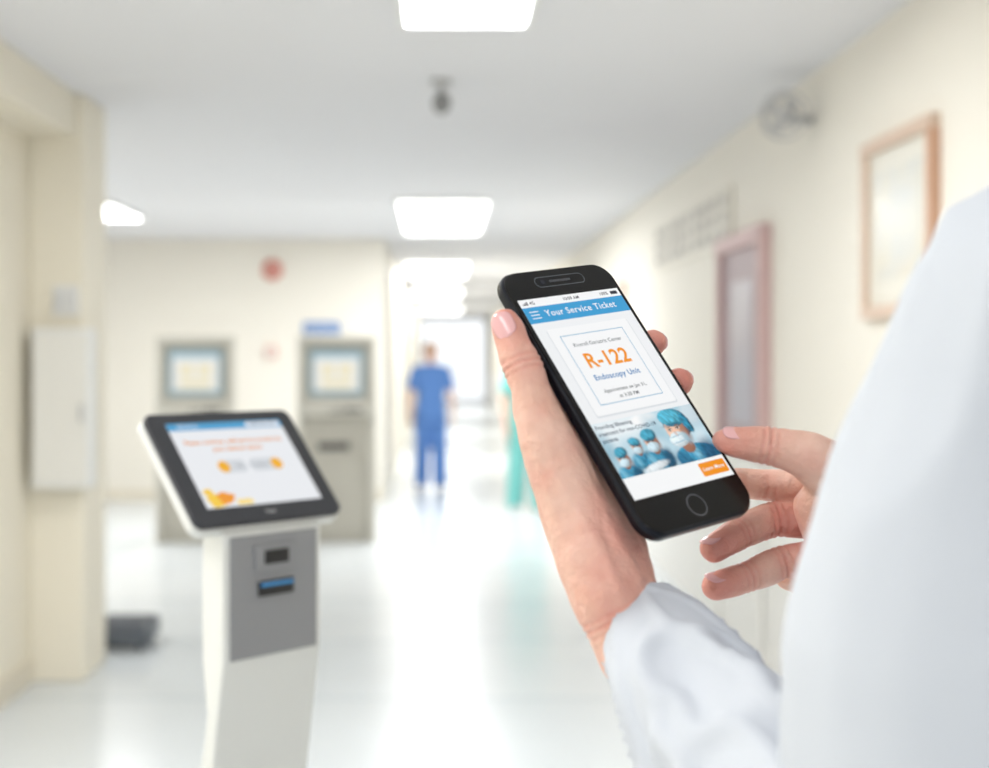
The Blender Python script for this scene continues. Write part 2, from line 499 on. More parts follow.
# banner photograph of the surgical team, shaded per point on a fine grid
def banner():
    x0, x1, yb, yt = -35.2, 35.2, -46.8, -15.5
    NX, NY = 282, 126
    E = []
    def el(cx, cy, rx, ry, rot, c, soft=0.08, sh=0.35, fold=0.0, a=1.0):
        E.append((cx, cy, rx, ry, math.cos(rot), math.sin(rot), lin(c), soft, sh, fold, a))
    el(-20, -19, 24, 8, 0, (240, 247, 250), 0.7, 0, a=0.95)
    el(-2, -18, 8, 3, 0.1, (255, 255, 255), 0.5, 0)
    el(31, -20, 6, 7, 0, (208, 224, 232), 0.5, 0.1)
    el(2, -24, 5, 8, 0.2, (150, 192, 210), 0.7, 0.1, a=0.5)
    el(-34, -30, 5, 9, 0, (120, 170, 192), 0.7, 0.1, a=0.5)
    def person(x, y, s, tilt, soft):
        el(x - 1*s, y - 13*s, 11*s, 8*s, 0.1, (58, 142, 176), soft, 0.7, 0.6)
        el(x + 6*s, y - 13*s, 4*s, 7*s, -0.3, (22, 78, 112), 0.5, 0.3, 0.4, 0.8)
        el(x - 6*s, y - 12*s, 2.5*s, 6*s, 0.3, (136, 200, 222), 0.6, 0.2, 0.3, 0.6)
        el(x, y - 5*s, 3*s, 3.5*s, 0, (150, 106, 88), soft, 0.3)
        el(x, y, 5*s, 6.6*s, tilt, (226, 180, 154), soft, 0.5)
        el(x + 3.6*s, y, 2.2*s, 5.5*s, tilt, (150, 98, 78), 0.6, 0.1, 0, 0.8)
        el(x + 0.4*s, y + 4.6*s, 6.0*s, 4.1*s, tilt, (72, 164, 192), soft, 0.7, 0.45)
        el(x + 0.2*s, y + 1.7*s, 5.0*s, 0.7*s, tilt, (30, 96, 124), 0.6, 0.1, 0, 0.7)
        el(x - 0.6*s, y - 3.3*s, 4.9*s, 3.4*s, tilt, (206, 228, 238), soft, 0.55, 0.2)
        el(x - 2.4*s, y + 0.3*s, 1.4*s, 0.55*s, tilt, (70, 48, 44), 0.7, 0, 0, 0.85)
        el(x + 1.3*s, y + 0.5*s, 1.4*s, 0.55*s, tilt, (70, 48, 44), 0.7, 0, 0, 0.85)
    person(-27.5, -36.5, 0.72, 0.25, 0.2)
    person(-15.5, -32.0, 0.62, -0.1, 0.28)
    person(-4.5, -31.2, 0.86, 0.12, 0.14)
    el(-10, -44.5, 9, 2.2, 0.15, (228, 236, 240), 0.3, 0.3, 0.2)
    el(21, -44.5, 15.5, 7.6, -0.05, (56, 144, 180), 0.06, 0.75, 0.7)
    el(29, -43, 6, 7, -0.4, (20, 78, 116), 0.6, 0.2, 0.4, 0.8)
    el(10, -45.5, 5, 6, 0.5, (24, 92, 130), 0.6, 0.2, 0.4, 0.7)
    el(20, -42.0, 2.5, 4.5, 0.2, (150, 210, 230), 0.7, 0.2, 0.4, 0.6)
    el(17.5, -38.0, 4.2, 3.8, 0, (160, 112, 92), 0.15, 0.3)
    el(18.4, -24.4, 9.2, 8.6, 0.1, (34, 116, 150), 0.06, 0.6, 0.5)
    el(15.4, -28.8, 6.7, 8.4, 0.1, (242, 200, 174), 0.06, 0.4)
    el(20.6, -29.0, 2.6, 6.5, 0.1, (160, 106, 84), 0.6, 0.1, 0, 0.8)
    el(11.6, -29.0, 1.8, 3.0, 0.1, (250, 220, 200), 0.7, 0, 0, 0.6)
    el(16.8, -20.8, 8.6, 5.2, -0.08, (84, 178, 204), 0.07, 0.7, 0.55)
    el(15.6, -24.6, 6.4, 0.9, 0.05, (26, 96, 126), 0.7, 0.1, 0, 0.7)
    el(25.0, -25.4, 2.6, 5.8, 0.25, (46, 136, 168), 0.15, 0.6, 0.6)
    el(14.2, -33.2, 6.5, 4.3, 0.1, (226, 240, 246), 0.06, 0.5, 0.15)
    el(13.6, -31.2, 4.6, 0.32, 0.1, (168, 200, 216), 0.6, 0)
    el(13.8, -34.6, 5.2, 0.32, 0.1, (168, 200, 216), 0.6, 0)
    el(19.6, -33.4, 1.8, 3.4, 0.1, (150, 186, 204), 0.7, 0, 0, 0.7)
    el(14.1, -29.8, 0.8, 1.4, 0.1, (214, 164, 140), 0.7, 0, 0, 0.6)
    for ex, ey in ((11.7, -27.4), (17.3, -27.0)):
        el(ex, ey + 0.1, 1.9, 0.95, 0.1, (178, 128, 106), 0.6, 0, 0, 0.6)
        el(ex, ey, 1.25, 0.55, 0.1, (236, 230, 226), 0.3, 0)
        el(ex, ey, 0.6, 0.58, 0, (70, 50, 42), 0.3, 0)
        el(ex, ey + 0.5, 1.4, 0.24, 0.1, (46, 32, 30), 0.5, 0)
        el(ex, ey + 1.6, 1.7, 0.3, 0.12, (140, 98, 76), 0.6, 0, 0, 0.8)
    A0, A1 = lin((214, 233, 241)), lin((158, 204, 222))
    verts, cols, faces = [], [], []
    for j in range(NY + 1):
        y = yb + (yt - yb) * j / NY
        for i in range(NX + 1):
            x = x0 + (x1 - x0) * i / NX
            t = 0.5 + 0.9 * noise.noise(Vector((x * 0.09, y * 0.11, 2.0)))
            t = min(1, max(0, t))
            c = [A0[k] * (1 - t) + A1[k] * t for k in range(3)]
            wx = 0.35 * noise.noise(Vector((x * 0.5, y * 0.5, 7)))
            wy = 0.35 * noise.noise(Vector((x * 0.5, y * 0.5, 17)))
            for (cx_, cy_, rx, ry, cr_, sr_, ec, soft, sh, fold, al) in E:
                dx, dy = x + wx - cx_, y + wy - cy_
                if abs(dx) > (rx + ry) * 1.6 or abs(dy) > (rx + ry) * 1.6:
                    continue
                px, py = (dx * cr_ + dy * sr_) / rx, (-dx * sr_ + dy * cr_) / ry
                d2 = px * px + py * py
                hi, lo = 1 + soft, 1 - soft
                d = math.sqrt(d2)
                if d >= hi:
                    continue
                a = 1.0 if d <= lo else (hi - d) / (hi - lo)
                a = a * a * (3 - 2 * a) * al
                s = 1.0 + sh * (0.35 * py - 0.45 * px - 0.55 * d2 + 0.12)
                if fold:
                    s += fold * noise.noise(Vector((x * 0.75 + y * 0.4, y * 0.35 - x * 0.1, cx_)))
                for k in range(3):
                    c[k] = c[k] * (1 - a) + max(0.0, min(1.0, ec[k] * s)) * a
            verts.append((x*mm, y*mm, Z + 2*dz))
            cols += [c[0], c[1], c[2], 1.0]
    W = NX + 1
    for j in range(NY):
        for i in range(NX):
            faces.append((j*W+i, j*W+i+1, (j+1)*W+i+1, (j+1)*W+i))
    me = bpy.data.meshes.new('banner_photo')
    me.from_pydata(verts, [], faces)
    at = me.attributes.new('picture', 'FLOAT_COLOR', 'POINT')
    at.data.foreach_set('color', cols)
    m = bpy.data.materials.new('screen_banner_photo')
    m.use_nodes = True
    nt = m.node_tree
    b = nt.nodes['Principled BSDF']
    b.inputs['Base Color'].default_value = (0.01, 0.01, 0.01, 1)
    b.inputs['Roughness'].default_value = 0.25
    b.inputs['Specular IOR Level'].default_value = 0.15
    an = nt.nodes.new('ShaderNodeAttribute')
    an.attribute_name = 'picture'
    nt.links.new(an.outputs['Color'], b.inputs['Emission Color'])
    b.inputs['Emission Strength'].default_value = 0.95
    addobj('banner_photo', me, m, ph)
banner()
nv = em('navy', (30, 50, 80))
tx('banner_text_1', 'Providing lifesaving', 3.1, -34, -18.2, 5, nv, 'LEFT', 0.04, sp=1.04)
tx('banner_text_2', 'treatment for non-COVID-19', 3.1, -34, -22.0, 5, nv, 'LEFT', 0.04, sp=1.04)
tx('banner_text_3', 'patients', 3.1, -34, -25.8, 5, nv, 'LEFT', 0.04, sp=1.04)

# hardware details
M_ring = mat('button_ring', (120, 124, 134), 0.25, metal=0.8)
def ring(name, cx, cy, ro, ri, z, m, w=0.0):
    bm = bmesh.new()
    N = 48
    a_ = []
    for i in range(N):
        a = 2 * math.pi * i / N
        ox = w if math.cos(a) > 0 else -w
        a_.append((bm.verts.new((cx + ox + ro * math.cos(a), cy + ro * math.sin(a), z)), bm.verts.new((cx + ox + ri * math.cos(a), cy + ri * math.sin(a), z))))
    for i in range(N):
        j = (i + 1) % N
        bm.faces.new((a_[i][0], a_[j][0], a_[j][1], a_[i][1]))
    return bm_obj(name, bm, m, ph)
ring('home_button_ring', 0, -68.7*mm, 6*mm, 5.4*mm, 0.16*mm, M_ring)
ring('speaker_surround', 0, 70*mm, 3.3*mm, 2.9*mm, 0.16*mm, M_ring, w=14*mm)
slab('speaker_slot', 15*mm, 1.5*mm, 0.7*mm, 0.1*mm, 0.2*mm, mat('speaker', (65, 68, 75), 0.6), ph, cy=70*mm)
fell('front_lens', -12*mm, 70*mm, 1.4*mm, 1.4*mm, 0.17*mm, mat('lens', (20, 30, 55), 0.05), ph)
for i, (y, l) in enumerate(((52, 7), (38, 10), (24, 10))):
    box('side_button_%d' % i, -39.7*mm, -38.8*mm, (y-l/2)*mm, (y+l/2)*mm, -5.2*mm, -3*mm, M_rim, ph, bev=0.3*mm)
box('power_button', 38.8*mm, 39.7*mm, 33*mm, 44*mm, -5.2*mm, -3*mm, M_rim, ph, bev=0.3*mm)

# ------------------------------------------------------------------ person with phone
person = empty('person_in_white_coat')

def L(a, b, c, r):
    p = MP @ Vector((a*mm, b*mm, c*mm))
    return (p.x, p.y, p.z, r*mm)
def Wd(x, y, z, r):
    return (x*mm, y*mm, 1.5 + z*mm, r*mm)

def skin_post(tips, rad, joints, amp=0.0009, tendons=()):
    def f(o):
        me = o.data
        vals = []
        newco = []
        for vt in me.vertices:
            p = vt.co.copy()
            w = 0.0
            for t, s, k in tips:
                d = (p - t).length / (rad * s)
                if d < 1:
                    w = max(w, k * (1 - d))
            w += 0.3 * max(0.0, noise.noise(p * 60)) + 0.12 * max(0.0, noise.noise(p * 170))
            d = noise.noise(p * 62) * amp + noise.noise(p * 160 + Vector((3, 1, 2))) * amp * 0.35
            for jc, axd, R in joints:
                rel = p - jc
                if rel.length < R * 1.7:
                    t = rel.dot(axd)
                    for o_, k in ((-0.0034, 0.6), (0.0, 1.0), (0.0034, 0.6)):
                        g = k * math.exp(-((t - o_) / 0.0010) ** 2)
                        d -= 0.0010 * g
                        w += 0.3 * g
            for a, b, wd, hgt in tendons:
                ab = b - a
                t = max(0.0, min(1.0, (p - a).dot(ab) / ab.length_squared))
                dd = (p - (a + ab * t)).length
                d += hgt * math.exp(-(dd / wd) ** 2) * math.sin(math.pi * t)
            vals.append(min(0.75, w))
            newco += list(p + vt.normal * d)
        me.vertices.foreach_set('co', newco)
        at = me.attributes.new('red', 'FLOAT', 'POINT')
        at.data.foreach_set('value', vals)
        me.update()
    return f

def jn(a, b, c):
    A, B, C_ = Vector(a[:3]), Vector(b[:3]), Vector(c[:3])
    return (B, (C_ - A).normalized(), b[3])

def nail(name, c, axis, nrm, hw, hl, off, parent):
    c = Vector(c[:3])
    axis = Vector(axis).normalized()
    nrm = Vector(nrm)
    nrm = (nrm - axis * nrm.dot(axis)).normalized()
    sd = axis.cross(nrm)
    p = c + nrm * off * mm + axis * 1.0 * mm
    M = Matrix(((sd.x, axis.x, nrm.x, p.x), (sd.y, axis.y, nrm.y, p.y), (sd.z, axis.z, nrm.z, p.z), (0, 0, 0, 1)))
    bm = bmesh.new()
    N1, N2 = 10, 12
    g = []
    for j in range(N2 + 1):
        row = []
        t = -1 + 2 * j / N2
        wk = (1 - abs(t) ** 3.2) ** 0.5 if abs(t) < 1 else 0.02
        for i in range(N1 + 1):
            s = -1 + 2 * i / N1
            x = s * hw * max(wk, 0.15)
            y = t * hl
            z = -0.055 * x * x - (0.006 * y * y if y < 0 else 0.02 * y * y)
            row.append(bm.verts.new((x*mm, y*mm, z*mm)))
        g.append(row)
    for j in range(N2):
        for i in range(N1):
            bm.faces.new((g[j][i], g[j][i+1], g[j+1][i+1], g[j+1][i]))
    bmesh.ops.transform(bm, matrix=M, verts=bm.verts[:])
    o = bm_obj(name, bm, M_nail, parent, True)
    sm = o.modifiers.new('t', 'SOLIDIFY')
    sm.thickness = 0.0006
    sm.offset = 0
    return o

def V3(t):
    return Vector(t[:3])

# left hand
hl_ = []
CMC = L(-46, -48, -27, 18); MCP = L(-50.5, -2, -13, 12.6); IP = L(-49.2, 26, -6, 10.4); TIP = L(-47.8, 46, -3, 8.3); TIP2 = L(-47.3, 51, -2.5, 6.6)
MCPb = L(-50, 6, -11, 11.0); MID1 = L(-49.5, 15, -8.5, 9.2); MID2 = L(-48.6, 36, -4.5, 9.0)
chain(hl_, [CMC, MCP, MCPb, MID1, IP, MID2, TIP, TIP2])
iM = L(-28, 20, -27, 10.5); mM = L(-26, 0, -30, 11); rM = L(-24, -21, -31, 10.5); pM = L(-22, -40, -30, 9)
heel = L(-30, -68, -32, 15); w1 = L(-52, -90, -32, 17); w2 = L(-40, -92, -34, 17)
hl_.append([L(-49, -4, -15, 10), CMC, L(-31, 14, -26, 10)])
hl_.append([CMC, iM, mM, w1])
hl_.append([iM, mM, heel, CMC])
hl_.append([mM, rM, heel, CMC])
hl_.append([rM, pM, heel])
hl_.append([CMC, heel, w1, w2])
f1 = L(-48, -113, -37, 17.5); f1b = L(-41, -115, -38, 17.5)
hl_.append([w1, w2, f1, f1b])
hl_.append([f1, f1b, L(-69, -172, -1, 22)])
LI = [iM, L(12, 34, -30, 9), L(34, 33, -21, 8), L(46, 28, -8, 7.5)]
LM = [mM, L(17, 8, -33, 9.2), L(39, 6, -24, 8.2), L(48, 3, -9, 7.7)]
LR = [rM, L(14, -16, -34, 8.8), L(34, -18, -26, 7.8), L(42, -20, -14, 7.2)]
LP = [pM, L(8, -38, -33, 7.8), L(24, -39, -27, 7), L(32, -41, -17, 6.3)]
for c in (LI, LM, LR, LP):
    chain(hl_, c)
organic('left_hand', hl_, 0.0011, 6, M_skin, person, skin_post(
    [(V3(TIP2), 1.0, 0.6), (V3(LI[3]), 1.3, 0.8), (V3(LM[3]), 1.3, 0.8), (V3(L(-35, -74, -18, 1)), 1.3, 0.5), (V3(IP), 0.6, 0.5), (V3(L(-54, -90, -14, 1)), 1.1, 0.35)], 0.03,
    [jn(MID1, IP, MID2), jn(LI[1], LI[2], LI[3]), jn(LM[1], LM[2], LM[3]), (V3(L(-46, -98, -34, 1)), (V3(f1) - V3(w1)).normalized(), 0.02)],
    tendons=[(V3(L(-58, -35, -12, 1)), V3(L(-56, -105, -14, 1)), 0.0035, 0.0016), (V3(L(-46, -55, -8, 1)), V3(L(-42, -110, -19, 1)), 0.0035, 0.0014)]))
def ldv(a, b, c):
    return u * a + v * b + n * c
nail('left_thumb_nail', TIP, ldv(0.02, 1, 0.05), ldv(-0.8, 0, 0.6), 5.8, 7.0, 7.9, person)
nail('left_index_nail', LI[3], ldv(0.5, -0.2, 0.8), ldv(0.8, 0.2, -0.5), 5.0, 5.6, 6.8, person)
nail('left_middle_nail', LM[3], ldv(0.45, -0.1, 0.85), ldv(0.85, 0.2, -0.4), 5.0, 5.6, 7.0, person)
nail('left_ring_nail', LR[3], ldv(0.5, -0.1, 0.8), ldv(0.8, 0.1, -0.5), 4.8, 5.4, 6.6, person)
nail('left_little_nail', LP[3], ldv(0.55, -0.1, 0.75), ldv(0.7, 0.1, -0.6), 4.2, 5, 5.8, person)

# right hand
hr_ = []
t0 = Wd(210, 692, -66, 18); t1 = Wd(187, 688, -51, 12.6); t1b = Wd(176, 688, -47.5, 10.2); t2 = Wd(166, 689, -45.5, 10); t3 = Wd(150, 691, -44, 7.8); t4 = Wd(144.5, 692, -43.5, 6.0)
chain(hr_, [t0, t1, t1b, t2, t3, t4])
ri = Wd(210, 718, -70, 10.5); rm_ = Wd(211, 718, -87, 10.5); rr_ = Wd(209, 710, -103, 10); rp = Wd(211, 703, -116, 9)
rw = Wd(248, 692, -92, 18); rw2 = Wd(246, 690, -104, 17)
hr_.append([t0, ri, rm_, rw])
hr_.append([t0, t1, ri])
hr_.append([t0, rm_, rr_, rw])
hr_.append([rr_, rp, rw, rw2, t0])
hr_.append([Wd(194, 702, -78, 12), Wd(200, 702, -98, 11), t0, rr_])
hr_.append([rw, rw2, Wd(300, 680, -130, 22)])
RI = [ri, Wd(179, 735, -70, 9.2), Wd(163, 737, -69, 8.3), Wd(155, 731, -68, 7.5)]
RM = [rm_, Wd(177, 722, -86, 9.6), Wd(156, 709, -92, 8.5), Wd(141, 699, -98.5, 7.4)]
RR = [rr_, Wd(177, 708, -107, 9.0), Wd(157, 699, -113.5, 8.2), Wd(140, 690, -116, 7.2)]
RP = [rp, Wd(196, 716, -121, 7.6), Wd(184, 722, -117, 6.2)]
for c in (RI, RM, RR, RP):
    chain(hr_, c)
organic('right_hand', hr_, 0.0011, 6, M_skin, person, skin_post(
    [(V3(t3), 1.1, 0.6), (V3(RM[3]), 1.1, 0.8), (V3(RR[3]), 1.1, 0.8), (V3(Wd(188, 712, -92, 1)), 1.0, 0.7), (V3(RM[1]), 0.6, 0.6), (V3(RR[1]), 0.6, 0.6)], 0.028,
    [jn(t1, t2, t3), jn(RM[0], RM[1], RM[2]), jn(RM[1], RM[2], RM[3]), jn(RR[0], RR[1], RR[2]), jn(RR[1], RR[2], RR[3])], amp=0.0007))
nail('right_thumb_nail', t3, (-1, 0.05, 0.06), (0, -0.55, 0.83), 5.0, 6.2, 7.3, person)
nail('right_middle_nail', RM[3], (-0.78, -0.5, -0.36), (-0.45, -0.35, 0.8), 4.8, 5.4, 6.6, person)
nail('right_ring_nail', RR[3], (-0.87, -0.45, -0.13), (-0.3, -0.5, 0.8), 4.8, 5.4, 6.4, person)
nail('right_index_nail', RI[3], (-0.9, -0.3, 0.1), (0, 0.7, 0.7), 4.8, 5.8, 6.8, person)

# sleeves: lofted cloth tubes
def sleeve(name, path, parent, seed=0.0, seg=96, sub=16, fold=1.0):
    pts = [Vector((p[0]*mm, p[1]*mm, 1.5 + p[2]*mm)) for p in path]
    rad = [p[3]*mm for p in path]
    P, R = [], []
    nseg = len(pts) - 1
    def cr(a, b, c, d, t):
        return 0.5 * ((2*b) + (c - a) * t + (2*a - 5*b + 4*c - d) * t*t + (3*b - a - 3*c + d) * t**3)
    for i in range(nseg):
        a, b, c, d = pts[max(i-1, 0)], pts[i], pts[i+1], pts[min(i+2, nseg)]
        for k in range(sub):
            t = k / sub
            P.append(cr(a, b, c, d, t))
            R.append(rad[i] * (1-t) + rad[i+1] * t)
    P.append(pts[-1]); R.append(rad[-1])
    bm = bmesh.new()
    rows = []
    up = Vector((0, 0, 1))
    dist = 0.0
    for i, p in enumerate(P):
        if i:
            dist += (p - P[i-1]).length
        d = (P[min(i+1, len(P)-1)] - P[max(i-1, 0)]).normalized()
        sx_ = d.cross(up).normalized()
        sy_ = sx_.cross(d)
        row = []
        for j in range(seg):
            a = 2 * math.pi * j / seg
            q = Vector((math.cos(a) * 1.1, math.sin(a) * 1.1, dist * 13 + seed + 1.4 * math.sin(a + 0.6)))
            f = noise.noise(q) * 0.007
            q2 = Vector((math.cos(a) * 1.2, math.sin(a) * 1.2, dist * 26 + seed + 2.0 * math.sin(a + 0.6)))
            rdg = 1 - min(1.0, abs(noise.noise(q2)) * 2.8)
            f += rdg * rdg * 0.0045 - 0.0015
            f *= fold * min(1.0, 0.12 + dist * 13)
            r = R[i] + f
            row.append(bm.verts.new(p + (sx_ * math.cos(a) + sy_ * math.sin(a)) * r))
        rows.append(row)
    for i in range(len(rows) - 1):
        for j in range(seg):
            k = (j + 1) % seg
            bm.faces.new((rows[i][j], rows[i][k], rows[i+1][k], rows[i+1][j]))
    o = bm_obj(name, bm, M_coat, parent, True)
    sm = o.modifiers.new('t', 'SOLIDIFY')
    sm.thickness = 0.0018
    sm.offset = 1
    return o
sleeve('left_sleeve', [(95.5, 649, -128, 23), (98.5, 641, -132, 24), (106, 620, -141, 28), (117, 588, -156, 33), (130, 550, -173, 39), (146, 500, -196, 46), (163, 445, -224, 54)], person, 0.0, fold=1.1)
sleeve('right_sleeve', [(246, 690, -96, 27), (262, 686, -106, 30), (320, 672, -145, 38), (400, 655, -195, 46), (460, 645, -225, 52)], person, 5.0)

# coat body
hc = []
sh = Wd(206, 452, 9, 56)
hc.append([sh, Wd(187, 450, -45, 57)])
hc.append([Wd(187, 450, -45, 57), Wd(172, 447, -95, 60)])
hc.append([Wd(172, 447, -95, 60), Wd(173, 440, -160, 58)])
hc.append([Wd(173, 440, -160, 58), Wd(168, 432, -228, 53)])
shR = Wd(462, 725, 6, 54)
hc.append([shR, Wd(470, 690, -120, 55)])
hc.append([Wd(470, 690, -120, 55), Wd(464, 645, -228, 52)])
F = Vector((-0.73, 0.68, 0)).normalized()
SD = Vector((0.68, 0.73, 0)).normalized()
TC = Vector((355, 570, 0))
def T(s, f, z, r):
    p = TC + SD * s + F * f
    return Wd(p.x, p.y, z, r)
hc.append([sh, shR, T(-110, -10, -60, 95), T(110, -10, -60, 95), T(-50, -25, 40, 42), T(50, -25, 40, 42)])
hc.append([T(-100, -10, -70, 95), T(100, -10, -70, 95), T(-75, -10, -330, 95), T(75, -10, -330, 95)])
hc.append([T(-75, -10, -330, 95), T(75, -10, -330, 95), T(-90, -10, -560, 105), T(90, -10, -560, 105)])
hc.append([T(-90, -10, -560, 105), T(90, -10, -560, 105), T(-115, -10, -900, 115), T(115, -10, -900, 115)])
def coat_post(o):
    out = []
    for vt in o.data.vertices:
        p = vt.co
        q = Vector((p.x * 13 + p.z * 3, p.y * 13, p.z * 4 + p.x * 4))
        rd = 1 - min(1.0, abs(noise.noise(q * 1.3)) * 2.2)
        f = noise.noise(q * 0.8) * 0.006 + rd * rd * 0.0035 - 0.001
        out += list(p + vt.normal * f)
    o.data.vertices.foreach_set('co', out)
    o.data.update()
organic('coat_body', hc, 0.006, 5, M_coat, person, coat_post)
# collar
hcol = []
for i in range(10):
    a0, a1 = 2 * math.pi * i / 10, 2 * math.pi * (i + 1) / 10
    hcol.append([T(62 * math.cos(a0), -25 + 55 * math.sin(a0), 92 - 12 * math.sin(a0), 7), T(62 * math.cos(a1), -25 + 55 * math.sin(a1), 92 - 12 * math.sin(a1), 7),
                 T(72 * math.cos(a0), -25 + 62 * math.sin(a0), 60, 8), T(72 * math.cos(a1), -25 + 62 * math.sin(a1), 60, 8)])
organic('coat_collar', hcol, 0.005, 4, M_coat, person)
# legs, shoes
M_trs = mat('trousers_grey', (92, 98, 110), 0.8, var=0.1)
M_shoe = mat('shoes_white', (225, 225, 225), 0.5, var=0.05)
hleg = []
for s in (-1, 1):
    chain(hleg, [T(s*85, -10, -720, 85), T(s*88, 0, -1030, 62), T(s*88, -10, -1400, 50)])
organic('trousers', hleg, 0.012, 4, M_trs, person)
hs = []
for s in (-1, 1):
    hs.append([T(s*88, -30, -1465, 34), T(s*92, 60, -1468, 31), T(s*95, 150, -1474, 25)])
    hs.append([T(s*88, -10, -1400, 42), T(s*88, -20, -1460, 36)])
organic('shoes', hs, 0.007, 4, M_shoe, person)

def head(M, parent, haircol, hair_mat_name, skin, longhair=False):
    def X(x, y, z, r):
        p = M @ Vector((x, y, z))
        return (p.x, p.y, p.z, r)
    hh = []
    hh.append([X(0, 0.015, -0.02, 0.052), X(0, 0.0, 0.07, 0.05)])
    hh.append([X(0, 0.022, 0.165, 0.076), X(0, -0.012, 0.155, 0.07), X(0, -0.02, 0.10, 0.052), X(0, -0.042, 0.065, 0.03)])
    hh.append([X(0.03, 0.0, 0.09, 0.036), X(-0.03, 0.0, 0.09, 0.036), X(0, -0.045, 0.068, 0.026)])
    hh.append([X(0, -0.083, 0.145, 0.008), X(0, -0.1, 0.118, 0.0115)])
    hh.append([X(0.013, -0.088, 0.113, 0.008), X(-0.013, -0.088, 0.113, 0.008)])
    for s in (-1, 1):
        hh.append([X(s*0.076, 0.012, 0.15, 0.011), X(s*0.072, 0.006, 0.115, 0.009)])
    organic('head', hh, 0.004, 4, skin, parent)
    hm = mat(hair_mat_name, haircol, 0.6, var=0.3, vscale=60, stretch=(1, 1, 0.2))
    hb = [[X(0, 0.03, 0.182, 0.083), X(0, 0.045, 0.14, 0.08)], [X(0, -0.015, 0.205, 0.06), X(0, 0.03, 0.19, 0.08)],
          [X(0, 0.05, 0.14, 0.078), X(0, 0.06, 0.09, 0.055)]]
    for s in (-1, 1):
        hb.append([X(s*0.05, -0.015, 0.2, 0.032), X(s*0.068, 0.03, 0.15, 0.022), X(0, 0.05, 0.19, 0.06)])
    if longhair:
        hb.append([X(0, 0.11, 0.17, 0.045), X(0, 0.12, 0.13, 0.04)])
    organic('hair', hb, 0.006, 3, hm, parent)
    M_lip = mat('lips', (190, 105, 100), 0.4)
    M_eyew = mat('eye_white', (240, 240, 240), 0.2)
    M_iris = mat('iris', (60, 45, 35), 0.2)
    for s in (-1, 1):
        k = 'l' if s < 0 else 'r'
        ellipsoid('eye_' + k, M @ Matrix.Translation((s*0.03, -0.073, 0.148)) @ Matrix.Diagonal((0.013, 0.009, 0.008, 1)), M_eyew, parent, 14)
        ellipsoid('iris_' + k, M @ Matrix.Translation((s*0.03, -0.0795, 0.148)) @ Matrix.Diagonal((0.006, 0.004, 0.006, 1)), M_iris, parent, 14)
        ellipsoid('brow_' + k, M @ Matrix.Translation((s*0.031, -0.078, 0.166)) @ Matrix.Diagonal((0.016, 0.005, 0.003, 1)), hm, parent, 14)
    ellipsoid('mouth', M @ Matrix.Translation((0, -0.073, 0.087)) @ Matrix.Diagonal((0.022, 0.007, 0.007, 1)), M_lip, parent, 14)

hp = T(0, -25, 85, 1)
ang = math.atan2(F.y, F.x) + math.pi / 2
MH = Matrix.Translation(Vector(hp[:3])) @ Matrix.Rotation(ang, 4, 'Z') @ Matrix.Rotation(math.radians(18), 4, 'X')
head(MH, person, (88, 60, 42), 'hair_brown', M_skin2, True)

